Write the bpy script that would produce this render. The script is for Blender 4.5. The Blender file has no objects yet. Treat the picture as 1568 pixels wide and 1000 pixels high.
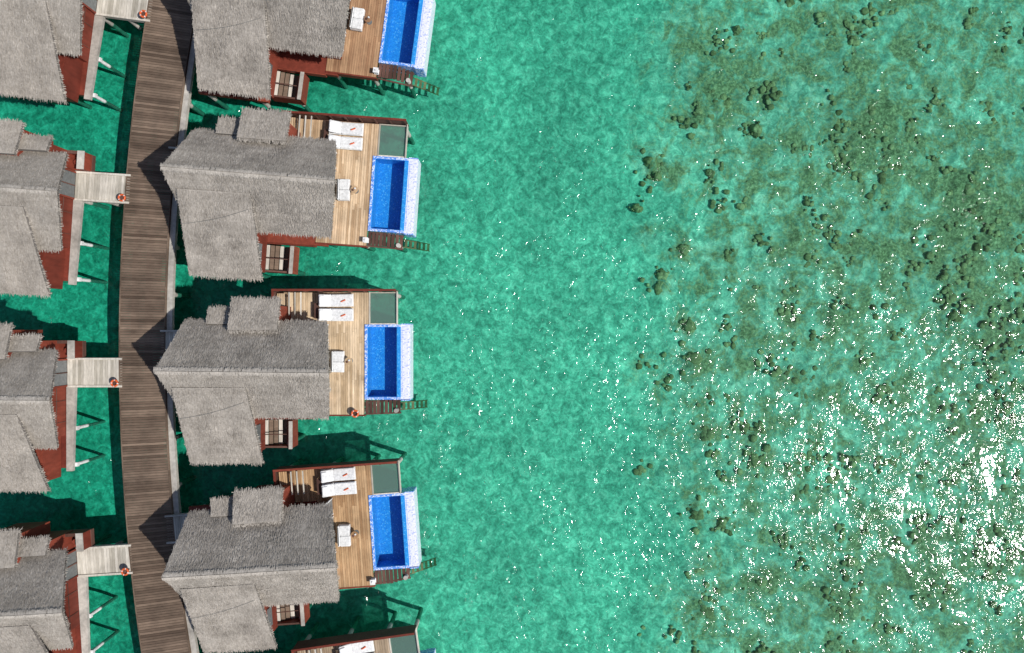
import bpy, math, random
import numpy as np
from mathutils import Vector, Matrix, noise as mnoise

random.seed(7); np.random.seed(7)
H = 42.0            # drone altitude (m) above the sea surface
PPM = 25.0           # image pixels per metre on the water plane

def W(u, v, z):     # image pixel coordinates -> world metres for something standing at height z
    k = (H - z) / H / PPM
    return ((u - 784) * k, (500 - v) * k)

scn = bpy.context.scene
COL = scn.collection

# ------------------------------------------------------------------ materials
def new_mat(name):
    m = bpy.data.materials.new(name); m.use_nodes = True
    nt = m.node_tree; nt.nodes.clear()
    out = nt.nodes.new('ShaderNodeOutputMaterial')
    return m, nt, out
def N(nt, t, **kw):
    n = nt.nodes.new(t)
    for k, v in kw.items():
        if k.startswith('i_'):
            n.inputs[k[2:].replace('_', ' ')].default_value = v
        else: setattr(n, k, v)
    return n
def ramp(nt, fac, stops, interp='LINEAR'):
    r = nt.nodes.new('ShaderNodeValToRGB'); r.color_ramp.interpolation = interp
    e = r.color_ramp.elements
    while len(e) < len(stops): e.new(0.5)
    for i, (p, c) in enumerate(stops):
        e[i].position = p; e[i].color = (c[0], c[1], c[2], 1) if hasattr(c, '__len__') else (c, c, c, 1)
    nt.links.new(fac, r.inputs[0]); return r.outputs[0]
def math_(nt, op, a, b=0.0, c=None, clamp=False):
    n = nt.nodes.new('ShaderNodeMath'); n.operation = op; n.use_clamp = clamp
    for i, x in enumerate((a, b, c)):
        if x is None: continue
        if isinstance(x, (int, float)): n.inputs[i].default_value = x
        else: nt.links.new(x, n.inputs[i])
    return n.outputs[0]
def mixc(nt, fac, a, b, mode='MIX'):
    n = nt.nodes.new('ShaderNodeMix'); n.data_type = 'RGBA'; n.blend_type = mode
    for idx, x in ((0, fac), (6, a), (7, b)):
        if isinstance(x, (int, float)): n.inputs[idx].default_value = x
        elif isinstance(x, tuple): n.inputs[idx].default_value = (x[0], x[1], x[2], 1)
        else: nt.links.new(x, n.inputs[idx])
    return n.outputs[2]
def pos(nt, scale=(1, 1, 1), rot=0, obj=False):
    if obj: o = N(nt, 'ShaderNodeTexCoord').outputs['Object']
    else: o = N(nt, 'ShaderNodeNewGeometry').outputs['Position']
    m = N(nt, 'ShaderNodeMapping'); m.inputs['Scale'].default_value = scale
    m.inputs['Rotation'].default_value = (0, 0, rot)
    nt.links.new(o, m.inputs['Vector']); return m.outputs[0]
def tex_noise(nt, vec, scale, detail=4, rough=.55, dist=0.0, dim='3D'):
    n = N(nt, 'ShaderNodeTexNoise'); n.noise_dimensions = dim; n.inputs['Scale'].default_value = scale
    n.inputs['Detail'].default_value = detail; n.inputs['Roughness'].default_value = rough
    n.inputs['Distortion'].default_value = dist
    nt.links.new(vec, n.inputs['Vector']); return n.outputs['Fac']
def bump(nt, h, strength, dist):
    b = N(nt, 'ShaderNodeBump'); b.inputs['Strength'].default_value = strength
    b.inputs['Distance'].default_value = dist; nt.links.new(h, b.inputs['Height']); return b.outputs[0]
def principled(nt, out, col, rough=.8, normal=None, spec=.3):
    p = N(nt, 'ShaderNodeBsdfPrincipled')
    if isinstance(col, tuple): p.inputs['Base Color'].default_value = (*col, 1)
    else: nt.links.new(col, p.inputs['Base Color'])
    p.inputs['Roughness'].default_value = rough
    p.inputs['Specular IOR Level'].default_value = spec
    if normal is not None: nt.links.new(normal, p.inputs['Normal'])
    nt.links.new(p.outputs[0], out.inputs[0]); return p

def mat_tinted(name, c0, c1, rough=.85, stain=.35, grain=(1, 1, 1), gscale=6, bmp=.01, spec=.25, wet=False):
    """two-tone material: face attribute 'tint' + weathering noise (wet: algae green with water murk painted in, below the waterline)"""
    m, nt, out = new_mat(name)
    a = N(nt, 'ShaderNodeAttribute'); a.attribute_name = 'tint'
    base = mixc(nt, a.outputs['Fac'], c0, c1)
    n1 = tex_noise(nt, pos(nt), .8, 3)
    n2 = tex_noise(nt, pos(nt, grain), gscale, 2)
    s = ramp(nt, n1, [(.3, 1 - stain), (.65, 1 + stain * .15)])
    g = ramp(nt, n2, [(.25, .75), (.75, 1.12)])
    c = mixc(nt, 1, mixc(nt, 1, base, s, 'MULTIPLY'), g, 'MULTIPLY')
    if wet:
        sp = N(nt, 'ShaderNodeSeparateXYZ'); nt.links.new(pos(nt), sp.inputs[0])
        c = mixc(nt, ramp(nt, math_(nt, 'ADD', sp.outputs[2], .5), [(.42, 1), (.62, 0)]), c, (.05, .20, .15))  # dark green on submerged parts also stands in for murky water
    if spec == 0:
        d = N(nt, 'ShaderNodeBsdfDiffuse'); nt.links.new(c, d.inputs[0]); nt.links.new(d.outputs[0], out.inputs[0]); return m
    principled(nt, out, c, rough, bump(nt, n2, .6, bmp) if bmp else None, spec)
    return m

M_THATCH = mat_tinted('weathered_thatch', (.235, .208, .178), (.55, .50, .44), 1.0, .22, (1, 1, 1), 9, 0, 0)
M_THATCH_UNDER = mat_tinted('thatch_underlay', (.12, .11, .10), (.24, .22, .2), 1.0, .2, (1, 1, 1), 6, 0, 0)
M_DECKS = [mat_tinted('deck_timber_%d' % i, a, b, .75, .3, (1, .12, 1), 14, .004) for i, (a, b) in enumerate([
    ((.32, .17, .09), (.52, .32, .18)),
    ((.48, .32, .185), (.78, .58, .38)),
    ((.48, .34, .20), (.80, .62, .42)),
    ((.34, .19, .09), (.58, .38, .21)),
    ((.36, .27, .18), (.58, .45, .32))])]
M_WALK = mat_tinted('boardwalk_timber', (.10, .068, .048), (.25, .18, .132), .8, .35, (.15, 1, 1), 12, .005)
M_BRIDGE = mat_tinted('bleached_timber', (.42, .385, .32), (.72, .67, .59), .8, .25, (1, .15, 1), 12, .004)
M_RED = mat_tinted('red_stained_cladding', (.16, .032, .02), (.27, .06, .035), .6, .3, (1, 1, .2), 5, .003)
M_DARKWOOD = mat_tinted('dark_red_timber', (.07, .034, .025), (.17, .085, .065), .7, .3, (1, .2, 1), 9, .004)
M_CONC = mat_tinted('weathered_concrete', (.42, .39, .35), (.55, .52, .47), .85, .35, (1, 1, 1), 5, .004, wet=True)
M_WHITE = mat_tinted('white_paint', (.68, .68, .67), (.8, .8, .79), .5, .1, (1, 1, 1), 4, .001, wet=True)
M_CUSH = mat_tinted('white_cushion_fabric', (.66, .66, .66), (.80, .80, .79), .9, .06, (1, 1, 1), 8, .01)
M_ORANGE = mat_tinted('orange_plastic', (.62, .10, .03), (.72, .15, .05), .5, .1)
M_GREY = mat_tinted('grey_metal', (.10, .11, .11), (.2, .21, .21), .5, .1)
M_WEED = mat_tinted('algae_covered_wood', (.07, .11, .05), (.16, .19, .09), .9, .4)

def mat_mosaic(name, cols, scale=11, rough=.25):
    m, nt, out = new_mat(name)
    v = N(nt, 'ShaderNodeTexVoronoi'); v.inputs['Scale'].default_value = scale
    v.distance = 'CHEBYCHEV'; v.inputs['Randomness'].default_value = .25
    nt.links.new(pos(nt, obj=True), v.inputs['Vector'])
    sep = N(nt, 'ShaderNodeSeparateColor'); nt.links.new(v.outputs['Color'], sep.inputs[0])
    c = ramp(nt, sep.outputs[0], cols, 'CONSTANT')
    principled(nt, out, c, rough, None, .5); return m
M_POOL = mat_mosaic('blue_pool_mosaic', [(0, (.02, .22, .62)), (.3, (.025, .26, .68)), (.6, (.035, .31, .73)), (.93, (.14, .47, .80))], 17)
M_POOLRIM = mat_mosaic('blue_white_rim_mosaic', [(0, (.10, .25, .68)), (.35, (.3, .45, .85)), (.6, (.62, .68, .88)), (.85, (.12, .28, .7))], 15)
M_OVERFLOW = mat_mosaic('pale_overflow_mosaic', [(0, (.70, .71, .80)), (.5, (.58, .61, .78)), (.7, (.76, .76, .80)), (.92, (.42, .47, .76))], 15)

def mat_water(name, tint, wave, rough, mod_scale, mod_lo):
    m, nt, out = new_mat(name)
    p = pos(nt, (1, 1, 1), 0)
    pw = pos(nt, (1.25, .8, 1), math.radians(24))
    h1 = tex_noise(nt, pw, .5, 0, .5, 0, '2D')
    h2 = tex_noise(nt, pw, 2.1, 2, .62, .7, '2D')
    gust = ramp(nt, tex_noise(nt, pos(nt, (1, .34, 1), math.radians(-12)), .55, 1, .5, 0, '2D'), [(.38, .36), (.64, 1.4)])
    h = math_(nt, 'ADD', math_(nt, 'MULTIPLY', h1, 1.5), math_(nt, 'MULTIPLY', h2, gust))
    nrm = bump(nt, h, 1.0, wave)
    # caustic light painted into tint by noise, acts on sun and view rays alike
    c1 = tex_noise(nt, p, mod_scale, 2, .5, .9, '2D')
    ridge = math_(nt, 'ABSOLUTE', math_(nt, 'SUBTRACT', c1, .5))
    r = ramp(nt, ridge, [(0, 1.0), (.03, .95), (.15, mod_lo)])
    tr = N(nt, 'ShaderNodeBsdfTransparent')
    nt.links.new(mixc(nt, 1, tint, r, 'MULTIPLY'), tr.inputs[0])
    gl = N(nt, 'ShaderNodeBsdfGlossy'); gl.distribution = 'BECKMANN'; gl.inputs['Roughness'].default_value = rough
    nt.links.new(nrm, gl.inputs['Normal'])
    fr = N(nt, 'ShaderNodeFresnel'); fr.inputs['IOR'].default_value = 1.33
    mx = N(nt, 'ShaderNodeMixShader'); nt.links.new(fr.outputs[0], mx.inputs[0])
    nt.links.new(tr.outputs[0], mx.inputs[1]); nt.links.new(gl.outputs[0], mx.inputs[2])
    nt.links.new(mx.outputs[0], out.inputs[0]); return m
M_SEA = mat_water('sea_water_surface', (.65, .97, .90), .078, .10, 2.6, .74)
M_POOLWATER = mat_water('pool_water_surface', (.80, .95, .99), .01, .1, 3.0, .93)

m, nt, out = new_mat('tinted_glass_floor'); M_GLASS = m
tr = N(nt, 'ShaderNodeBsdfTransparent'); tr.inputs[0].default_value = (.62, .74, .70, 1)
df = N(nt, 'ShaderNodeBsdfPrincipled'); df.inputs['Base Color'].default_value = (.16, .26, .22, 1); df.inputs['Roughness'].default_value = .2
mx = N(nt, 'ShaderNodeMixShader'); mx.inputs[0].default_value = .5
nt.links.new(tr.outputs[0], mx.inputs[1]); nt.links.new(df.outputs[0], mx.inputs[2]); nt.links.new(mx.outputs[0], out.inputs[0])

# seabed
m, nt, out = new_mat('sand_and_reef_seabed'); M_SEABED = m
p = pos(nt)
A = N(nt, 'ShaderNodeAttribute'); A.attribute_name = 'reef'
Dp = N(nt, 'ShaderNodeAttribute'); Dp.attribute_name = 'deep'
nL = tex_noise(nt, p, .16, 3, .55, 0, '2D')
nM = tex_noise(nt, p, 1.7, 3, .62, .6, '2D')
nF = tex_noise(nt, p, 5.0, 2, .65, .4, '2D')
nR = tex_noise(nt, p, .7, 5, .70, .4, '2D')
sand = ramp(nt, nM, [(.32, (.115, .375, .29)), (.5, (.175, .525, .41)), (.67, (.30, .70, .56))])  # sand mottle; rippling light on the bottom is painted in too
sand = mixc(nt, 1, sand, ramp(nt, nL, [(.3, .82), (.7, 1.1)]), 'MULTIPLY')
sand = mixc(nt, 1, sand, ramp(nt, nF, [(.3, .82), (.7, 1.13)]), 'MULTIPLY')
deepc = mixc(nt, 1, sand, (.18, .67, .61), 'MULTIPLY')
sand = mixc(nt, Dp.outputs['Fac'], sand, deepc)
pale = mixc(nt, 1, sand, (1.75, 1.08, 1.13), 'MULTIPLY')
sand = mixc(nt, ramp(nt, A.outputs['Fac'], [(.1, 0), (.5, 1)]), sand, pale)
reefc = ramp(nt, nF, [(.3, (.105, .12, .055)), (.5, (.20, .22, .11)), (.7, (.36, .38, .22))])
k = math_(nt, 'ADD', A.outputs['Fac'], math_(nt, 'MULTIPLY', math_(nt, 'SUBTRACT', nR, .5), 3.0))
k = math_(nt, 'ADD', k, math_(nt, 'MULTIPLY', math_(nt, 'SUBTRACT', nF, .5), 1.0))
mask = ramp(nt, k, [(.22, 0), (.82, 1)])
mask = math_(nt, 'MULTIPLY', mask, ramp(nt, A.outputs['Fac'], [(.06, 0), (.26, .9)]))
c = mixc(nt, mask, sand, reefc)
d = N(nt, 'ShaderNodeBsdfDiffuse'); nt.links.new(c, d.inputs[0]); nt.links.new(d.outputs[0], out.inputs[0])

M_CORAL = mat_tinted('coral', (.17, .17, .08), (.46, .45, .25), 1, .3, (1, 1, 1), 7, 0, 0)

# ------------------------------------------------------------------ mesh builder
class MB:
    def __init__(s): s.v = []; s.f = []; s.m = []; s.t = []; s.mats = []
    def mi(s, mat):
        if mat not in s.mats: s.mats.append(mat)
        return s.mats.index(mat)
    def face(s, pts, mat, tint=None):
        b = len(s.v); s.v.extend([tuple(q) for q in pts]); s.f.append(tuple(range(b, b + len(pts))))
        s.m.append(s.mi(mat)); s.t.append(random.random() if tint is None else tint)
    def prism(s, pts, z0, z1, mat, tint=None):
        """pts ccw plan polygon"""
        t = random.random() if tint is None else tint
        n = len(pts); b = len(s.v); i = s.mi(mat)
        for (x, y) in pts: s.v.append((x, y, z0))
        for (x, y) in pts: s.v.append((x, y, z1))
        s.f.append(tuple(b + n + k for k in range(n))); s.m.append(i); s.t.append(t)
        s.f.append(tuple(b + n - 1 - k for k in range(n))); s.m.append(i); s.t.append(t)
        for k in range(n):
            s.f.append((b + k, b + (k + 1) % n, b + n + (k + 1) % n, b + n + k)); s.m.append(i); s.t.append(t)
    def box(s, x0, x1, y0, y1, z0, z1, mat, tint=None):
        if x0 > x1: x0, x1 = x1, x0
        if y0 > y1: y0, y1 = y1, y0
        s.prism([(x0, y0), (x1, y0), (x1, y1), (x0, y1)], z0, z1, mat, tint)
    def bbox(s, x0, x1, y0, y1, z0, z1, mat, c=.05, tint=None):
        """box with chamfered top and plan corners (cushions)"""
        t = random.random() if tint is None else tint
        def ring(i): return [(x0+i+c, y0+i), (x1-i-c, y0+i), (x1-i, y0+i+c), (x1-i, y1-i-c), (x1-i-c, y1-i), (x0+i+c, y1-i), (x0+i, y1-i-c), (x0+i, y0+i+c)]
        rings = [(ring(c*.5), z0), (ring(0), z0+c*.6), (ring(0), z1-c*.8), (ring(c*.4), z1-c*.25), (ring(c), z1)]
        b = len(s.v); i = s.mi(mat)
        for r, z in rings: s.v.extend([(x, y, z) for x, y in r])
        for k in range(len(rings)-1):
            for j in range(8):
                a = b+k*8+j; a2 = b+k*8+(j+1) % 8
                s.f.append((a, a2, a2+8, a+8)); s.m.append(i); s.t.append(t)
        e = b+8*(len(rings)-1); s.f.append(tuple(e+j for j in range(8))); s.m.append(i); s.t.append(t)
        s.f.append(tuple(b+7-j for j in range(8))); s.m.append(i); s.t.append(t)
    def cyl(s, x, y, z0, z1, r, mat, n=10, r1=None, tint=None):
        t = random.random() if tint is None else tint
        r1 = r if r1 is None else r1; b = len(s.v); i = s.mi(mat)
        for k in range(n): a = 6.2832*k/n; s.v.append((x+r*math.cos(a), y+r*math.sin(a), z0))
        for k in range(n): a = 6.2832*k/n; s.v.append((x+r1*math.cos(a), y+r1*math.sin(a), z1))
        s.f.append(tuple(b+n+k for k in range(n))); s.m.append(i); s.t.append(t)
        for k in range(n): s.f.append((b+k, b+(k+1) % n, b+n+(k+1) % n, b+n+k)); s.m.append(i); s.t.append(t)
    def tube(s, p, q, r, mat, n=8):
        p = Vector(p); q = Vector(q); d = (q-p).normalized()
        u = d.orthogonal().normalized(); w = d.cross(u); b = len(s.v); i = s.mi(mat)
        for c in (p, q):
            for k in range(n):
                a = 6.2832*k/n; s.v.append(tuple(c+u*r*math.cos(a)+w*r*math.sin(a)))
        for k in range(n): s.f.append((b+k, b+(k+1) % n, b+n+(k+1) % n, b+n+k)); s.m.append(i); s.t.append(.5)
        s.f.append(tuple(b+n+k for k in range(n))); s.m.append(i); s.t.append(.5)
    def obj(s, name, parent=None, smooth=False):
        me = bpy.data.meshes.new(name); me.from_pydata(s.v, [], s.f)
        for mt in s.mats: me.materials.append(mt)
        me.polygons.foreach_set('material_index', s.m)
        a = me.attributes.new('tint', 'FLOAT', 'FACE'); a.data.foreach_set('value', s.t)
        if smooth: me.polygons.foreach_set('use_smooth', [True]*len(s.f))
        me.update(); o = bpy.data.objects.new(name, me); COL.objects.link(o)
        if parent: o.parent = parent
        return o

def empty(name, loc, rot=0, parent=None):
    e = bpy.data.objects.new(name, None); e.empty_display_size = .5
    e.location = loc; e.rotation_euler = (0, 0, rot); COL.objects.link(e)
    if parent: e.parent = parent
    return e

# ------------------------------------------------------------------ thatch
def thatch(mb, eL, eR, rR, rL, dens=210, fringeL=True, fringeR=True, thick=.17, dark=0.0, ridge=False):
    """thatched slope: eave-left, eave-right, ridge-right, ridge-left as seen looking up the slope"""
    eL, eR, rR, rL = map(Vector, (eL, eR, rR, rL))
    n = (eR - eL).cross(rL - eL).normalized()
    if n.z < 0: n = -n
    up = ((rL + rR)/2 - (eL + eR)/2); slen = up.length; up.normalize()
    t = (eR - eL).normalized(); width = ((eR - eL).length + (rR - rL).length)/2
    lo = [q - n*thick for q in (eL, eR, rR, rL)]; hi = [eL, eR, rR, rL]
    nu = 10; nv = 5
    P = lambda a, b: (eL*(1-a)+eR*a)*(1-b) + (rL*(1-a)+rR*a)*b
    # gently undulating top skin
    sag = {}
    for i in range(nu+1):
        for j in range(nv+1):
            q = P(i/nu, j/nv); w = mnoise.noise(q*.9 + Vector((dark*7, 3, 1)))
            sag[i, j] = q + n*(w*.05 if 0 < j < nv else 0)
    for i in range(nu):
        for j in range(nv):
            mb.face([sag[i, j], sag[i+1, j], sag[i+1, j+1], sag[i, j+1]], M_THATCH, .5)
    mb.face(lo, M_THATCH_UNDER, .3)
    for k in range(4): mb.face([lo[k], lo[(k+1) % 4], hi[(k+1) % 4], hi[k]], M_THATCH_UNDER, .5)
    def blade(q, d, side, L, w, lift0, lift1, tint):
        a = q + n*lift0; b = q + d*L + n*lift1
        mb.face([a - side*w, a + side*w, b + side*w*.45, b - side*w*.45], M_THATCH, tint)
    cnt = int(width*slen*dens)
    for _ in range(cnt):
        a = random.random(); b = random.random(); q = P(a, b)
        course = .08*math.sin(b*slen*2*math.pi/.55 + mnoise.noise(q*.8)*2)     # laid courses of thatch
        cl = mnoise.noise(q*1.1)*.25 + mnoise.noise(Vector((q.x*5, q.y*5, q.z*5)))*.22 + course
        d = (-up + t*random.gauss(0, .17)).normalized(); s = n.cross(d)
        blade(q, d, s, random.uniform(.10, .26), random.uniform(.010, .024), random.uniform(.01, .03), random.uniform(.02, .05),
              min(1, max(0, .5 + cl + random.gauss(0, .15))))
    def fringe(p0, p1, outd, per, lmin, lmax):
        L = (p1-p0).length
        for k in range(int(L*per)):
            q = p0.lerp(p1, random.random()); d = (outd + t*random.gauss(0, .3) + up*random.gauss(0, .3)*0.6 - Vector((0, 0, 1))*random.uniform(0, .5)).normalized()
            s = n.cross(d)
            if s.length < .1: continue
            ln = random.uniform(lmin, lmax)*(.8+.5*mnoise.noise(q*2.2))
            blade(q - outd*.08, d, s.normalized(), ln, random.uniform(.012, .028), random.uniform(-thick, .05), random.uniform(-thick, .05), random.uniform(.2, 1))
    fringe(eL, eR, -up, 60, .12, .32)
    if fringeL: fringe(eL, rL, -t, 45, .1, .22)
    if fringeR: fringe(eR, rR, t, 45, .1, .22)
    if ridge:
        for k in range(int((rR-rL).length*75)):
            q = rL.lerp(rR, random.random()) + Vector((0, 0, .05))
            d = (-up + t*random.gauss(0, .25)).normalized()
            blade(q, d, n.cross(d).normalized(), random.uniform(.14, .28), .022, .02, .05, random.uniform(.6, 1))

def planks_ns(mb, x0, x1, y0, y1, z, mat, pw=.135, gap=.012, tw=0.04, jit=.004):
    """timber boards running along local y, laid side by side in x"""
    x = x0
    while x < x1 - .02:
        xe = min(x+pw, x1)
        ys = [y0]
        while ys[-1] < y1:
            ys.append(min(y1, ys[-1] + random.uniform(1.8, 3.2)))
            if y1 - ys[-1] < .5: ys[-1] = y1
        for a, b in zip(ys[:-1], ys[1:]):
            mb.box(x, xe-gap, a+.003, b-.003, z-tw, z+random.uniform(-jit, jit), mat)
        x = xe
def planks_ew(mb, x0, x1, y0, y1, z, mat, pw=.135, gap=.012, tw=0.04, jit=.004):
    y = y0
    while y < y1 - .02:
        ye = min(y+pw, y1); mb.box(x0, x1, y, ye-gap, z-tw, z+random.uniform(-jit, jit), mat); y = ye

ZD = 1.5
def lifebuoy(top, xy, z=ZD):
    E = top('lifebuoy', xy[0], xy[1], z, random.uniform(0, 3))
    o = MB(); R, r = .18, .055; n = 28; mseg = 8
    for i in range(n):
        for j in range(mseg):
            def pt(i, j):
                a = 6.28318*i/n; b = 6.28318*j/mseg
                return ((R+r*math.cos(b))*math.cos(a), (R+r*math.cos(b))*math.sin(a), .42+r*math.sin(b))
            o.face([pt(i, j), pt(i+1, j), pt(i+1, j+1), pt(i, j+1)], M_WHITE if i % 7 == 0 else M_ORANGE, .6)
    o.obj('ring', E, True)
    o = MB(); o.cyl(0, 0, 0, .33, .05, M_DARKWOOD); o.cyl(0, 0, .333, .36, .2, M_DARKWOOD, 16)
    o.obj('stand', E)

# ------------------------------------------------------------------ ocean-side villas
OR = W(593.5, 555, ZD)
def make_villa(u, v, rot, idx):
    th = math.radians(rot); ox, oy = W(u, v, ZD)
    def L(a, b, z=ZD):
        x, y = W(a, b, z); return (x-OR[0], y-OR[1])
    def L3(a, b, z): x, y = L(a, b, z); return (x, y, z)
    def top(name, lx, ly, lz=0, r=0):
        c, s = math.cos(th), math.sin(th)
        return empty(name, (ox+lx*c-ly*s, oy+lx*s+ly*c, lz), th+r)
    V = empty('overwater_villa', (ox, oy, 0), th)
    deckm = M_DECKS[idx]
    # ---- roof
    rf = MB()
    ZE, ZR = 3.8, 6.2
    ra = Vector(L3(236, 568, ZR)); rb = Vector(L3(503, 571, ZR))
    nw = Vector(L3(283, 490, ZE)); ne = Vector(L3(500, 493, ZE)); sw = Vector(L3(285, 638, ZE)); se = Vector(L3(503, 640, ZE))
    thatch(rf, sw, se, rb, ra, ridge=True)
    thatch(rf, ne, nw, ra, rb, dark=1, ridge=True)
    # south wing: lower pitched catslide that leaves the main slope
    wx0 = L(291, 0, 3.2)[0]; wx1 = L(402, 0, 3.2)[0]
    yb = L(0, 709, 3.2)[1]; yt = ra.y - .95
    k = (ra.y-yt)/(ra.y-sw.y); zt = ZR-(ZR-ZE)*k + .10
    thatch(rf, (wx0, yb, 3.2), (wx1, yb, 3.2), (wx1-.1, yt, zt), (wx0+.05, yt, zt), dark=2)
    # lightning-conductor wire lying across the wing
    wz = lambda y: 3.2+(zt-3.2)*(y-yb)/(yt-yb)
    dy = random.uniform(-.2, .25)
    pa = (wx0+.05, yt-1.9+dy); pb_ = (wx1-.3, yt-.95+dy)
    for i in range(6):
        a0 = i/6; a1 = (i+1)/6
        q0 = [pa[0]+(pb_[0]-pa[0])*a0, pa[1]+(pb_[1]-pa[1])*a0-.12*math.sin(a0*3.14)]; q1 = [pa[0]+(pb_[0]-pa[0])*a1, pa[1]+(pb_[1]-pa[1])*a1-.12*math.sin(a1*3.14)]
        rf.tube((q0[0], q0[1], wz(q0[1])+.08), (q1[0], q1[1], wz(q1[1])+.08), .008, M_GREY, 5)
    # dormer roofs on the north side
    d1x0, d1y1 = L(355, 458, 4.3); d1x1 = L(427, 0, 4.5)[0]; d1y0 = L(0, 505, 4.9)[1]
    thatch(rf, (d1x1, d1y1, 4.35), (d1x0, d1y1, 4.35), (d1x0, d1y0, 4.85), (d1x1, d1y0, 4.85), dark=3)
    d2x0, d2y1 = L(319, 471, 3.9); d2x1 = L(357, 0, 3.9)[0]; d2y0 = L(0, 496, 4.1)[1]
    thatch(rf, (d2x1, d2y1, 3.95), (d2x0, d2y1, 3.95), (d2x0, d2y0, 4.15), (d2x1, d2y0, 4.15), dark=4)
    # ragged lip of the dormer on the main slope
    for _ in range(150):
        x = random.uniform(d1x0, d1x1); q = Vector((x, d1y0+.03, 4.84)); d = Vector((random.gauss(0, .3), -1, -.35)).normalized()
        s = Vector((1, 0, 0)); Ln = random.uniform(.1, .28)
        rf.face([q-s*.025, q+s*.025, q+d*Ln+s*.01, q+d*Ln-s*.01], M_THATCH, random.uniform(.4, 1))
    rf.obj('thatched_roof', V)
    # ---- walls
    wl = MB()
    ins = .55
    x0, x1 = nw.x+ins, ne.x-ins; y0, y1 = sw.y+ins, nw.y-ins
    wl.box(x0, x1, y0, y1, ZD, 3.95, M_RED)
    for gx in (x0+.01, x1-.13):
        wl.face([(gx, y0, 3.95), (gx, y1, 3.95), (gx, ra.y, 5.85)], M_RED); wl.face([(gx+.12, y1, 3.95), (gx+.12, y0, 3.95), (gx+.12, ra.y, 5.85)], M_RED)
    wl.box(wx0+.4, wx1-.45, yb+.5, y0-.003, ZD, 3.1, M_RED)
    wl.face([(wx0+.4, yb+.5, 3.1), (wx0+.4, y0, 3.1), (wx0+.4, y0, 4.2)], M_RED)
    wl.face([(wx1-.45, yb+.5, 3.1), (wx1-.45, y0, 3.1), (wx1-.45, y0, 4.2)], M_RED)
    wl.box(d1x0+.3, d1x1-.3, y1+.003, d1y1-.35, ZD, 4.1, M_RED)
    wl.box(d2x0+.2, d2x1-.35, y1+.003, d2y1-.3, ZD, 3.7, M_RED)
    wl.obj('timber_walls', V)
    wn = MB()   # glazed doors to the deck, with white frames
    for i in range(4):
        ya = y0+.5+i*1.05
        wn.box(x1+.004, x1+.05, ya, ya+.95, ZD+.05, ZD+2.1, M_GREY)
        wn.box(x1+.053, x1+.08, ya, ya+.06, ZD+.05, ZD+2.1, M_WHITE); wn.box(x1+.053, x1+.08, ya+.89, ya+.95, ZD+.05, ZD+2.1, M_WHITE)
    wn.box(wx1-.447, wx1-.40, yb+1.0, yb+2.1, ZD+.9, ZD+1.5, M_GREY)
    wn.obj('glazed_doors', V)
    # ---- platform
    pf = MB()
    def rect(a0, a1, b0, b1, z0, z1, mat, mb=pf, tint=None):
        (xa, ya) = L(a0, b1); (xb, yb_) = L(a1, b0); mb.box(xa, xb, ya, yb_, z0, z1, mat, tint)
    rect(282, 498, 496, 640, 1.15, 1.455, M_RED)
    rect(290, 398, 641, 694, 1.15, 1.44, M_RED)
    rect(425, 564, 447, 495.5, 1.2, 1.45, M_DARKWOOD)
    rect(498.5, 556.5, 496, 636, 1.2, 1.45, M_DARKWOOD)
    ax0, ay0 = L(426, 500); ax1, ay1 = L(565, 448)
    mx0 = L(480, 0)[0]; mx1 = L(558, 0)[0]
    planks_ns(pf, ax0, mx0-.003, ay0, ay1, ZD, deckm)
    planks_ns(pf, mx0, mx1-.003, L(0, 635)[1], ay1, ZD, deckm)
    planks_ns(pf, mx1, ax1, L(0, 496.5)[1], ay1, ZD, deckm)
    # edge boards (fascia)
    rect(480, 559, 635.3, 637.2, 1.1, 1.52, M_RED)
    rect(403, 480, 640.5, 642, 1.1, 1.5, M_RED)
    # frame round the glass floor
    rect(565, 567, 447.5, 497, 1.25, 1.53, M_BRIDGE); rect(606, 608.5, 447.5, 497, 1.25, 1.53, M_BRIDGE)
    rect(567, 606, 447.5, 449, 1.25, 1.53, M_BRIDGE); rect(567, 606, 495, 497, 1.25, 1.53, M_BRIDGE)
    pf.obj('deck_platform', V)
    g = MB(); rect(567.1, 605.9, 449.1, 494.9, 1.44, 1.47, M_GLASS, g); g.obj('glass_floor_panel', V)
    # privacy fence on the north edge
    fn = MB()
    xa, ya = L(424, 446); xb = L(609, 0)[0]
    fn.box(xa, xb, ya, ya+.05, 1.2, 2.35, M_DARKWOOD)
    fn.box(xa-.02, xb+.02, ya-.03, ya+.09, 2.353, 2.40, M_RED)
    for i in range(9):
        px = xa+.1+i*(xb-xa-.2)/8; fn.box(px-.04, px+.04, ya-.06, ya-.003, 1.5, 2.35, M_DARKWOOD)
    ywb = L(0, 486)[1]
    fn.box(xa-.003, xa+.05, ywb, ya-.063, 1.5, 2.3, M_DARKWOOD)
    fn.box(xa-.03, xa+.09, ywb, ya-.033, 2.303, 2.35, M_RED)
    fn.box(xb-.05, xb, L(0, 497)[1], ya-.003, 1.56, 1.62, M_BRIDGE)
    fn.obj('privacy_fence', V)
    # slatted bench in the north-west nook
    bn = MB()
    for i in range(5):
        bn.box(xa+.15+i*.12, xa+.24+i*.12, ywb+.1, ya-.15, 1.88, 1.92, deckm)
    for yy in (ywb+.2, ya-.3): bn.box(xa+.15, xa+.72, yy-.04, yy+.04, 1.52, 1.877, M_DARKWOOD)
    for i in range(3): bn.box(xa+.95+i*.34, xa+1.01+i*.34, ywb+.1, ya-.1, 2.25, 2.33, M_BRIDGE)
    bn.obj('slatted_bench', V)
    # lower landing with steps on the south side
    st = MB()
    lx0, ly0 = L(402, 684); lx1, ly1 = L(449, 644)
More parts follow.
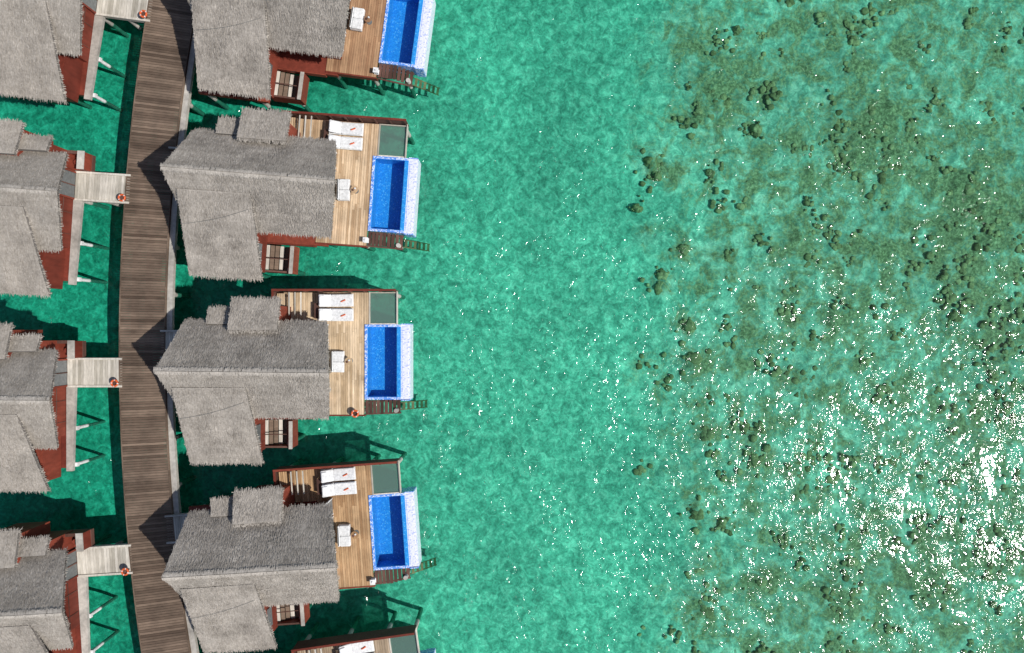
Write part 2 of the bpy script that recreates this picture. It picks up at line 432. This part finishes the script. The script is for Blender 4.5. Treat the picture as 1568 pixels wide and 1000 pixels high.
    for i in range(6):
        xs = lx0+.05+i*.255
        st.box(xs, xs+.235, ly0+.1, ly1, 1.30-i*.1, 1.35-i*.1, M_WALK if i % 3 else M_BRIDGE, .9)
    st.box(lx0+.05, lx1-.3, ly0+.12, ly1-.02, .55, .62, M_DARKWOOD)
    st.box(lx1-.22, lx1, ly0-.05, ly1+.02, .6, 1.75, M_RED)
    st.box(lx1-.17, lx1+.04, ly0-.09, ly1+.0, 1.753, 1.80, M_CONC)
    st.box(lx0-.1, lx1-.25, ly0-.05, ly0+.06, .6, 1.55, M_RED)
    st.box(lx0-.1, lx1-.27, ly0-.05, ly0+.05, 1.553, 1.59, M_DARKWOOD)
    st.tube((lx0, ly0+.75, 1.7), (lx1-.26, ly0+.75, 1.55), .03, M_DARKWOOD)
    st.obj('side_landing_steps', V)
    # sea steps + ladder beside the pool
    ss = MB()
    sx0, sy0 = L(559.5, 634); sx1, sy1 = L(611, 613)
    n = 9; dx = (sx1-sx0)/n
    for i in range(n):
        z = ZD-.02-max(0, i-4)*.16
        ss.box(sx0+i*dx, sx0+(i+1)*dx-.03, sy0, sy1, z-.05, z, M_DARKWOOD)
    ss.tube((sx0, sy0-.02, 1.3), (sx1, sy0-.02, .7), .05, M_DARKWOOD); ss.tube((sx0, sy1-.08, 1.3), (sx1, sy1-.08, .7), .05, M_DARKWOOD)
    for i in range(6):
        x = sx1+.05+i*.24; z = .45-i*.22
        ss.box(x, x+.15, sy0+.12, sy1-.22, z-.04, z, M_WEED)
    for yy in (sy0+.14, sy1-.24): ss.tube((sx1-.05, yy, .5), (sx1+1.4, yy, -.8), .035, M_WEED)
    ss.obj('sea_steps', V)
    # piles
    pl = MB()
    for (a, b) in [(290, 505), (290, 630), (300, 690), (385, 690), (390, 505), (390, 630), (490, 505), (490, 630), (432, 452), (500, 452), (562, 452), (605, 452), (552, 632), (556, 500), (440, 680), (605, 630)]:
        x, y = L(a, b); pl.cyl(x, y, -2.4, 1.2, .13, M_CONC, 12)
    for b in (505, 630): 
        (xa2, ya2) = L(285, b); xb2 = L(495, b)[0]; pl.box(xa2, xb2, ya2-.12, ya2+.12, .95, 1.147, M_CONC)
    pl.obj('support_piles', V)
    # entrance landing from the boardwalk
    en = MB(); ex0, ey0 = L(247, 546); ex1, ey1 = L(300, 508)
    planks_ns(en, ex0, ex1, ey0, ey1, ZD-.012, M_BRIDGE)
    en.box(ex0, ex1, ey1+.003, ey1+.1, 1.3, 1.65, M_CONC); en.box(ex0, ex1, ey0-.1, ey0-.003, 1.3, 1.65, M_CONC)
    en.obj('entrance_landing', V)

    # ---- swimming pool (own object)
    c0 = L(593.5, 554.5); P = top('plunge_pool', c0[0], c0[1])
    def q(a, b): x, y = L(a, b); return x-c0[0], y-c0[1]
    pb = MB()
    X0, Y0 = q(558.6, 612); X1, Y1 = q(628, 497)
    xi0 = q(562.5, 0)[0]; xi1 = q(608, 0)[0]; xo = q(613.5, 0)[0]; yi1 = q(0, 500.5)[1]; yi0 = q(0, 608)[1]
    pb.box(X0, xi0, Y0, Y1, .2, 1.53, M_POOLRIM); pb.box(xi0, xo, yi1, Y1, .2, 1.53, M_POOLRIM); pb.box(xi0, xo, Y0, yi0, .2, 1.53, M_POOLRIM)
    pb.box(xi1, xo, yi0, yi1, .2, 1.50, M_POOL)
    e = .003
    for (a, b, c_, d) in ((xi0, xi0+.02, yi0, yi1), (xi1-.02, xi1, yi0, yi1), (xi0+.02, xi1-.02, yi1-.02, yi1), (xi0+.02, xi1-.02, yi0, yi0+.02)):
        pb.box(a, b, c_, d, .33, 1.49, M_POOL)
    pb.box(xi0, xi1, yi0, yi1, .2, .33, M_POOL)
    pb.box(xo+e, X1, Y0, Y1, .2, 1.40, M_OVERFLOW)
    pb.box(xo+.08, X1-.12, Y0+.12, Y1-.12, 1.403, 1.43, M_OVERFLOW)
    pb.box(xo+.02, X1-.02, Y0-.06, Y0-e, .2, 1.5, M_POOLRIM); pb.box(xo+.02, X1-.02, Y1+e, Y1+.05, .2, 1.5, M_POOLRIM)
    pb.obj('pool_basin', P)
    pw = MB(); pw.face([(xi0+.02, yi0+.02, 1.45), (xi1-.02, yi0+.02, 1.45), (xi1-.02, yi1-.02, 1.45), (xi0+.02, yi1-.02, 1.45)], M_POOLWATER)
    pw.obj('pool_water', P)

    # ---- loungers
    for (a, b) in ((515, 460), (515, 482)):
        x, y = L(a, b, 1.8); E = top('sun_lounger', x, y, ZD, random.uniform(-.02, .02))
        f = MB()
        f.box(-1.0, 1.0, -.37, -.31, .22, .29, M_WHITE); f.box(-1.0, 1.0, .31, .37, .22, .29, M_WHITE)
        f.box(.94, 1.0, -.31, .31, .22, .29, M_WHITE); f.box(-1.0, -.94, -.31, .31, .22, .29, M_WHITE)
        for lx in (-.85, .85):
            for ly in (-.33, .33): f.box(lx-.03, lx+.03, ly-.03, ly+.03, .0, .217, M_GREY)
        f.obj('frame', E)
        c = MB(); c.bbox(-.28, 1.0, -.35, .35, .30, .40, M_CUSH, .05)
        o = MB(); o.bbox(-.74, .0, -.35, .35, 0, .10, M_CUSH, .05); ob = o.obj('backrest', E); ob.location = (-.29, 0, .32); ob.rotation_euler = (0, math.radians(28), 0)
        c.obj('mattress', E)
        o = MB(); o.bbox(-.17, .17, -.27, .27, 0, .1, M_CUSH, .045); ob = o.obj('pillow', E); ob.location = (-.75, 0, .66); ob.rotation_euler = (0, math.radians(28), 0)
        o = MB(); o.tube((.32, -.08, .43), (.56, .02, .43), .04, M_ORANGE, 10); o.tube((.31, -.084, .43), (.28, -.096, .43), .02, M_ORANGE, 8); o.obj('rolled_towel', E)
    # side table by the loungers
    x, y = L(484, 476, 1.9); E = top('side_table', x, y, ZD)
    o = MB(); o.box(-.11, .11, -.45, .45, .38, .42, M_DARKWOOD, .2)
    for sx in (-.08, .08):
        for sy in (-.4, .4): o.box(sx-.02, sx+.02, sy-.02, sy+.02, 0, .378, M_DARKWOOD)
    o.obj('table_frame', E)
    # outdoor sofa
    x, y = L(517, 554, 1.9); E = top('outdoor_sofa', x, y, ZD, random.uniform(-.06, .06))
    o = MB(); o.box(-.33, .33, -.62, .62, .1, .28, M_WHITE)
    for sx in (-.28, .28):
        for sy in (-.56, .56): o.box(sx-.03, sx+.03, sy-.03, sy+.03, 0, .097, M_GREY)
    o.obj('base', E)
    o = MB(); o.bbox(-.24, .36, -.61, -.005, .285, .45, M_CUSH, .04); o.bbox(-.24, .34, .005, .61, .285, .45, M_CUSH, .04); o.obj('seat_cushions', E)
    o = MB(); o.bbox(-.36, -.245, -.6, .6, .285, .52, M_CUSH, .04); o.obj('back_cushions', E)
    x, y = L(534, 553, 1.9); E = top('round_side_table', x, y, ZD)
    o = MB(); o.cyl(0, 0, .46, .5, .22, deckm, 24, tint=.1); o.cyl(0, 0, .0, .46, .04, M_GREY, 10); o.cyl(0, 0, 0, .03, .16, M_GREY, 16); o.cyl(.06, .05, .503, .58, .05, M_WHITE, 12); o.cyl(-.08, -.04, .503, .53, .07, M_DARKWOOD, 12)
    o.obj('table', E)
    if idx == 2: lifebuoy(top, L(546, 632))
    else:
        x, y = L(556, 628, 1.8); E = top('deck_lantern', x, y, ZD)
        o = MB(); o.box(-.14, .14, -.14, .14, 0, .05, M_WHITE); o.box(-.12, .12, -.12, .12, .053, .32, M_WHITE, .9)
        o.box(-.15, .15, -.15, .15, .323, .36, M_WHITE); o.cyl(0, 0, .36, .42, .05, M_WHITE, 10); o.obj('lantern_body', E)

VR = [(622, 44, -7.6, 0), (602, 299, -4, 1), (593.5, 555, 0, 2), (603, 814, 4, 3), (637, 1071, 8, 4)]
for a in VR: make_villa(*a)

# ------------------------------------------------------------------ villas on the lagoon side (left)
OL = W(144, 570.5, ZD)
def make_left(u, v, rot, idx):
    th = math.radians(rot); ox, oy = W(u, v, ZD)
    def L(a, b, z=ZD):
        x, y = W(a, b, z); return (x-OL[0], y-OL[1])
    def L3(a, b, z): x, y = L(a, b, z); return (x, y, z)
    def top(name, lx, ly, lz=0, r=0):
        c, s = math.cos(th), math.sin(th)
        return empty(name, (ox+lx*c-ly*s, oy+lx*s+ly*c, lz), th+r)
    V = empty('overwater_villa', (ox, oy, 0), th)
    rf = MB(); ZE, ZR = 3.8, 6.2
    ra = Vector(L3(-190, 611, ZR)); rb = Vector(L3(76, 613, ZR))
    nw = Vector(L3(-160, 535, ZE)); ne = Vector(L3(87, 536, ZE)); sw = Vector(L3(-160, 685, ZE)); se = Vector(L3(88, 686, ZE))
    thatch(rf, sw, se, rb, ra, dens=150, ridge=True); thatch(rf, ne, nw, ra, rb, dens=150, dark=1, ridge=True)
    wx1 = L(74, 0, 3.2)[0]; wx0 = wx1-4.4; yb = L(0, 752, 3.2)[1]; yt = ra.y-.9
    k = (ra.y-yt)/(ra.y-sw.y); zt = ZR-(ZR-ZE)*k+.1
    thatch(rf, (wx0, yb, 3.2), (wx1, yb, 3.2), (wx1-.1, yt, zt), (wx0+.05, yt, zt), dens=150, dark=2)
    ax0, ay1 = L(10, 514, 4.0); ax1 = L(62, 0, 4.0)[0]; ay0 = L(0, 538, 4.4)[1]
    thatch(rf, (ax1, ay1, 4.0), (ax0, ay1, 4.0), (ax0, ay0, 4.35), (ax1, ay0, 4.35), dark=3)
    bx0, by1 = L(-50, 497, 4.4); bx1 = L(13, 0, 4.6)[0]; by0 = L(0, 550, 5.0)[1]
    thatch(rf, (bx1, by1, 4.4), (bx0, by1, 4.4), (bx0, by0, 4.9), (bx1, by0, 4.9), dark=4)
    rf.obj('thatched_roof', V)
    wl = MB()
    wx = L(101, 0, 1.45)[0]       # east wall
    ny = ne.y-.5; sy = se.y+.35
    wl.box(sw.x+.5, wx, sy, ny, ZD, 4.0, M_RED)
    for z in (2.3, 3.1): wl.box(wx+.002, wx+.03, sy, ny, z, z+.04, M_DARKWOOD)
    for yy in np.arange(sy+.8, ny-.2, 1.25): wl.box(wx+.002, wx+.035, yy, yy+.03, ZD+.02, 3.9, M_DARKWOOD)
    wl.face([(wx-.1, sy, 4), (wx-.1, ny, 4), (rb.x-.2, rb.y, 5.9)], M_RED)
    wl.box(wx0+.4, wx-.25, yb+.45, sy-.003, ZD, 3.1, M_RED)
    wl.box(ax0+.2, ax1-.25, ny+.003, ay1-.3, ZD, 3.85, M_RED); wl.box(bx0+.2, bx1-.25, ny+.003, by1-.3, ZD, 4.2, M_RED)
    wl.obj('timber_walls', V)
    dr = MB(); y1 = L(0, 549)[1]; y0 = L(0, 592)[1]
    dr.box(wx+.04, wx+.1, y0+.1, y1-.1, ZD+.02, ZD+2.2, M_GREY); 
    dr.box(wx+.1, wx+.14, (y0+y1)/2-.03, (y0+y1)/2+.03, ZD+.02, ZD+2.2, M_DARKWOOD)
    dr.box(wx+.02, wx+.16, y0, y0+.1, ZD+.02, ZD+2.3, M_RED); dr.box(wx+.02, wx+.16, y1-.1, y1, ZD+.02, ZD+2.3, M_RED)
    dr.obj('entrance_door', V)
    pf = MB()
    ex1 = L(114, 0, 1.4)[0]; syb = L(0, 722)[1]
    pf.box(sw.x, wx-.003, syb+.2, ny+.3, 1.1, 1.46, M_RED)
    # pale service ledge along the wall, slightly tapering to the south
    pf.prism([(wx+.003, syb), (ex1-.1, syb), (ex1+.05, y0-.003), (wx+.003, y0-.003)], 1.2, 1.42, M_CONC)
    # entrance nook with red parapets
    nx0 = L(62, 0)[0]; nx1 = L(127, 0)[0]; nyt = L(0, 522)[1]
    pf.box(nx0, nx1, y1+.003, nyt, 1.2, 1.47, M_DARKWOOD)
    planks_ew(pf, nx0, nx1-.35, y1+.1, nyt-.1, ZD+.02, M_RED)
    pf.box(nx0, nx1-.353, nyt-.1, nyt, 1.472, 2.2, M_RED); pf.box(nx1-.35, nx1-.05, y1+.05, nyt, 1.472, 2.25, M_RED)
    pf.box(nx1-.40, nx1, y1+.02, nyt+.04, 2.253, 2.31, M_CONC)
    pf.box(nx0, nx1-.403, nyt-.14, nyt+.04, 2.203, 2.25, M_DARKWOOD)
    pf.cyl(nx1-.75, y1+.5, 1.53, 1.85, .12, M_DARKWOOD, 16, .15); pf.cyl(nx1-.75, y1+.5, 1.85, 1.88, .15, M_RED, 16, .13)
    pf.obj('villa_platform', V)
    pl = MB()
    for yy in (L(0, 657)[1], L(0, 713)[1]):
        x = ex1-.1
        pl.cyl(x, yy, -2.4, 1.2, .10, M_WHITE, 12, tint=1); pl.box(x-1.5, x+.15, yy-.12, yy+.12, 1.0, 1.197, M_WHITE)
    for yy in (L(0, 555)[1], L(0, 590)[1]):
        for xx in (105, 150): pl.cyl(L(xx, 0)[0], yy, -2.4, 1.2, .12, M_CONC, 12)
    for xx in (0, 60, -60, -120):
        for yy in (545, 680, 715): a, b = L(xx, yy); pl.cyl(a, b, -2.4, 1.1, .13, M_CONC, 12)
    pl.obj('support_piles', V)
    B = top('footbridge', 0, 0, 0)
    fb = MB(); bx0, by0 = L(103, 593); bx1, by1 = L(187, 548)
    planks_ns(fb, bx0, bx1, by0+.12, by1-.12, ZD-.008, M_BRIDGE, .16, .014)
    fb.box(bx0, bx1, by0, by0+.117, 1.25, 1.56, M_BRIDGE, .8); fb.box(bx0, bx1, by1-.117, by1, 1.25, 1.56, M_BRIDGE, .9)
    fb.box(bx0, bx1, by0+.2, by0+.35, 1.2, 1.448, M_DARKWOOD); fb.box(bx0, bx1, by1-.35, by1-.2, 1.2, 1.448, M_DARKWOOD)
    fb.obj('bridge_deck', B)
    lifebuoy(top, L(174, 587, 2))
for a in [(190, 6, -7.5, 0), (156, 287, -3.6, 1), (144, 570.5, 0, 2), (159, 858.5, 3.6, 3), (192, 1140, 7.5, 4)]: make_left(*a)

# ------------------------------------------------------------------ boardwalk
yl = np.array([0, 60, 190, 315, 450, 600, 700, 830, 930, 1000]); xl = np.array([233, 217, 201, 190, 184, 185, 190, 200, 208, 216])
yr = np.array([0, 60, 150, 205, 335, 400, 480, 600, 680, 760, 900, 1000]); xr = np.array([301, 290, 278, 270, 260, 255, 251, 251, 255, 262, 275, 290])
cl = np.polyfit(yl, xl, 2); cr = np.polyfit(yr, xr, 2)
mb = MB()
def edge(c, v): return np.array(W(np.polyval(c, v), v, ZD))
v = -180.0; stepv = .152*PPM*H/(H-ZD)
cen = lambda v: (edge(cl, v)+edge(cr, v))/2
k = 0
while v < 1180:
    c = cen(v); t = cen(v+5)-c; t /= np.linalg.norm(t); s = np.array([-t[1], t[0]])
    if s[0] < 0: s = -s
    hw = np.linalg.norm(edge(cr, v)-edge(cl, v))/2 + random.uniform(-.015, .015)
    a = c-s*hw; b = c+s*hw; w = t*.068
    grp = .5+.5*mnoise.noise(Vector((0, v*.03, 0)))
    tint = min(1, max(0, grp*.6+random.gauss(.2, .25)))
    z = ZD+random.uniform(-.004, .004)
    q = [tuple(a+w), tuple(b+w), tuple(b-w), tuple(a-w)]
    ar = sum(q[i][0]*q[(i+1) % 4][1]-q[(i+1) % 4][0]*q[i][1] for i in range(4))
    if ar < 0: q = q[::-1]
    mb.prism(q, ZD-.045, z, M_WALK, tint)
    v += stepv*abs(t[1]); k += 1
BW = empty('boardwalk', (0, 0, 0))
mb.obj('planks', BW)
mb = MB(); vs = np.arange(-180, 1181, 20)
def strip(off0, off1, z0, z1, mat, c):
    for a, b in zip(vs[:-1], vs[1:]):
        pa = edge(c, a); pb = edge(c, b)
        q = [(pb[0]+off0, pb[1]), (pb[0]+off1, pb[1]), (pa[0]+off1, pa[1]), (pa[0]+off0, pa[1])]
        mb.prism(q, z0, z1, mat, .5+.3*math.sin(a))
strip(.06, .38, 1.1, 1.36, M_CONC, cr)
strip(-1.2, -.9, 1.1, 1.44, M_DARKWOOD, cr); strip(.6, .9, 1.1, 1.44, M_DARKWOOD, cl); strip(-.06, -.003, 1.25, 1.52, M_WALK, cl); strip(.003, .05, 1.25, 1.53, M_WALK, cr)
mb.obj('edge_beams', BW)
mb = MB()
for v in range(-150, 1160, 75):
    a = edge(cl, v); b = edge(cr, v)
    mb.box(a[0]-.1, b[0]+.3, a[1]-.12, a[1]+.12, .85, 1.095, M_CONC)
    for x in (a[0]+.25, b[0]-.1): mb.cyl(x, a[1], -2.4, .85, .14, M_CONC, 12)
mb.obj('piles', BW)

# ------------------------------------------------------------------ seabed, reef, sea
blobs = [(1060,35,40,.5),(1095,110,45,.6),(1085,180,30,.6),(1150,130,40,.4),(1340,175,50,.9),(1385,235,45,.8),(1300,240,40,.4),(1480,300,55,.8),(1450,390,50,.7),
 (1535,340,45,.7),(1000,250,20,.9),(1035,265,18,.6),(990,360,20,.6),(1015,435,16,.9),(1045,385,18,.6),(1055,500,18,.8),(1065,557,17,1.1),(1085,668,14,.9),
 (1160,700,22,.8),(1145,650,20,.6),(1065,785,15,.8),(1110,800,16,.6),(1070,870,18,.6),(1080,935,24,.8),(1170,890,22,.7),(1270,610,25,.5),(1355,600,22,.6),
 (1290,490,30,.5),(1440,900,40,.6),(1300,900,35,.5),(1230,365,35,.5),(1130,560,25,.5),(1390,870,30,.6),(1240,60,50,.4),(1420,60,40,.4),(1540,480,60,.6),
 (1500,650,60,.5),(1520,830,70,.5),(1350,780,40,.4),(1190,470,40,.4),(1260,970,40,.5),(1100,390,30,.3),(1180,260,50,.4),(1320,400,50,.4),(1150,1000,40,.5)]
bw = [(*W(a, b, -1.4), r/PPM*1.05, s) for a, b, r, s in blobs]
def reefval(x, y):
    v = 0
    for bx, by, r, s in bw:
        d = ((x-bx)**2+(y-by)**2)/(r*r); v = v + s*np.exp(-d)
    # general reef flat to the east, edge meanders
    edge_x = 9.6 + 1.2*np.sin(y*.35)+.8*np.sin(y*.9+1)
    v = v*.65 + .40/(1+np.exp(-(x-edge_x)/1.5)) + .08/(1+np.exp(-(x-18)/2.))
    return v
def axis(lo, hi, st):
    core = list(np.arange(lo, hi, st)); far = [3, 8, 18, 40, 90, 200, 500, 1500]
    return [lo-f for f in far[::-1]]+core+[core[-1]+f for f in far]
def sheet(name, xs, ys, zf, mat, attrs=()):
    X, Y = np.meshgrid(xs, ys); nx, ny = len(xs), len(ys)
    Z = zf(X, Y)
    co = np.stack([X, Y, Z], -1).reshape(-1, 3).astype(np.float32)
    idx = np.arange(nx*ny).reshape(ny, nx)
    F = np.stack([idx[:-1, :-1], idx[:-1, 1:], idx[1:, 1:], idx[1:, :-1]], -1).reshape(-1, 4)
    me = bpy.data.meshes.new(name); me.vertices.add(len(co)); me.vertices.foreach_set('co', co.ravel())
    me.loops.add(F.size); me.loops.foreach_set('vertex_index', F.ravel().astype(np.int32))
    me.polygons.add(len(F)); me.polygons.foreach_set('loop_start', (np.arange(len(F))*4).astype(np.int32)); me.polygons.foreach_set('loop_total', np.full(len(F), 4, np.int32))
    me.polygons.foreach_set('use_smooth', np.ones(len(F), bool))
    me.update(calc_edges=True)
    for an, fn in attrs:
        a = me.attributes.new(an, 'FLOAT', 'POINT'); a.data.foreach_set('value', fn(X, Y).ravel().astype(np.float32))
    me.materials.append(mat); o = bpy.data.objects.new(name, me); COL.objects.link(o); return o
def vnoise(X, Y, sc, seed):
    out = np.empty(X.size)
    xf, yf = X.ravel()*sc, Y.ravel()*sc
    for i in range(X.size): out[i] = mnoise.noise((xf[i], yf[i], seed))
    return out.reshape(X.shape)
def zbed(X, Y):
    R = np.clip(reefval(X, Y), 0, 1.2)
    n1 = vnoise(X, Y, .35, 1.); n2 = vnoise(X, Y, 1.4, 5.)
    return -1.75 + .15*n1 + .06*n2 + R*(.2+.4*np.abs(n2))
def deep(X, Y): # deeper-water darkening painted into the lagoon floor beneath and around the villas
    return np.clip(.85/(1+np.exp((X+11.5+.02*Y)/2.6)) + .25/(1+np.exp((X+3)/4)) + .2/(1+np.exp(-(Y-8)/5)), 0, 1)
xs = axis(-34, 34, .2); ys = axis(-22.5, 22.5, .2)
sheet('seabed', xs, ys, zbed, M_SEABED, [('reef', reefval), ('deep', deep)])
sheet('sea_water', [-1600, -36, 36, 1600], [-1600, -24, 24, 1600], lambda X, Y: X*0., M_SEA)

import bmesh
def ico(sub):
    b = bmesh.new(); bmesh.ops.create_icosphere(b, subdivisions=sub, radius=1)
    v = np.array([q.co[:] for q in b.verts]); f = np.array([[w.index for w in q.verts] for q in b.faces]); b.free(); return v, f
IV, IF = ico(3); JV, JF = ico(2)
CV = []; CF = []; CT = []; off = 0
def lump(x, y, z, r, h, big=False):
    global off
    v, f = (IV, IF) if big else (JV, JF)
    sd = random.uniform(0, 99)
    d = np.array([1+.38*mnoise.noise(Vector(q)*1.3+Vector((sd, 0, 0)))+.22*mnoise.noise(Vector(q)*3.6+Vector((0, sd, 0))) for q in v])
    p = v*d[:, None]*np.array([r, r*random.uniform(.7, 1.1), h]); a = random.uniform(0, 6.28)
    p = np.stack([p[:, 0]*math.cos(a)-p[:, 1]*math.sin(a), p[:, 0]*math.sin(a)+p[:, 1]*math.cos(a), p[:, 2]], -1)+np.array([x, y, z])
    CV.append(p); CF.append(f+off); CT.append(np.full(len(f), min(1, max(0, random.gauss(.5, .25))))); off += len(v)
for (u, v, r) in [(1065, 557, 16), (1085, 668, 13), (1065, 785, 15), (1105, 800, 9), (1015, 437, 12), (1016, 420, 9), (1000, 250, 13), (1004, 268, 9), (1080, 935, 15), (1055, 500, 11),
                  (1168, 890, 12), (1140, 655, 9), (1158, 705, 13), (1355, 597, 10), (1160, 198, 9), (1088, 265, 8), (976, 318, 7), (1045, 380, 10), (1070, 872, 9), (1490, 295, 14), (1370, 240, 14), (1335, 165, 12), (1465, 485, 9), (1130, 48, 8), (1310, 60, 9)]:
    x, y = W(u, v, -1.4); r = r/PPM
    for q in range(3): lump(x+random.gauss(0, r*.25), y+random.gauss(0, r*.25), -1.62, r*random.uniform(.6, .9), random.uniform(.15, .3), True)
    for q in range(9): lump(x+random.gauss(0, r*1.0), y+random.gauss(0, r*1.0), -1.62, r*random.uniform(.15, .35), random.uniform(.07, .14))
n = 0
while n < 360:      # clumps of coral heads
    x = random.uniform(7, 36); y = random.uniform(-22, 22)
    rv = float(reefval(x, y)); pr = rv + .8*mnoise.noise((x*.4, y*.4, 3.)) - .15
    if random.random() < pr*pr*1.3 and pr > 0:
        R = random.uniform(.12, .5)
        for _ in range(random.randint(2, 8)):
            s = random.uniform(.05, .10)+R*random.uniform(.05, .4)
            lump(x+random.gauss(0, R*.8), y+random.gauss(0, R*.8), -1.68+rv*.25, s, s*random.uniform(.25, .5))
        n += 1
co = np.concatenate(CV); F = np.concatenate(CF); T = np.concatenate(CT)
me = bpy.data.meshes.new('coral_reef'); me.from_pydata(co.tolist(), [], F.tolist())
me.polygons.foreach_set('use_smooth', [True]*len(F)); a = me.attributes.new('tint', 'FLOAT', 'FACE'); a.data.foreach_set('value', T)
me.materials.append(M_CORAL); COL.objects.link(bpy.data.objects.new('coral_reef', me))

# ------------------------------------------------------------------ light, sky, camera
EL = math.radians(50); az = math.radians(-18)
sd = Vector((math.cos(EL)*math.cos(az), math.cos(EL)*math.sin(az), math.sin(EL)))
ld = bpy.data.lights.new('sun', 'SUN'); ld.energy = 4.4; ld.angle = math.radians(.5); ld.color = (1, .965, .91)
lo = bpy.data.objects.new('sun', ld); lo.rotation_euler = sd.to_track_quat('Z', 'Y').to_euler(); lo.location = sd*60; COL.objects.link(lo)
w = bpy.data.worlds.new('World'); scn.world = w; w.use_nodes = True; nt = w.node_tree
sky = nt.nodes.new('ShaderNodeTexSky'); sky.sky_type = 'NISHITA'; sky.sun_disc = False; sky.sun_elevation = EL
sky.sun_rotation = math.atan2(sd.x, sd.y)
bg = nt.nodes['Background']; bg.inputs[1].default_value = .10; nt.links.new(sky.outputs[0], bg.inputs[0])
cd = bpy.data.cameras.new('drone_camera'); cd.sensor_width = 36; cd.lens = 36*H/(1568/PPM); cd.clip_end = 5000; cd.clip_start = .5
cam = bpy.data.objects.new('drone_camera', cd); cam.location = (0, 0, H); cam.rotation_euler = (0, 0, 0); COL.objects.link(cam); scn.camera = cam
scn.view_settings.view_transform = 'Standard'; scn.view_settings.look = 'None'; scn.view_settings.exposure = 0
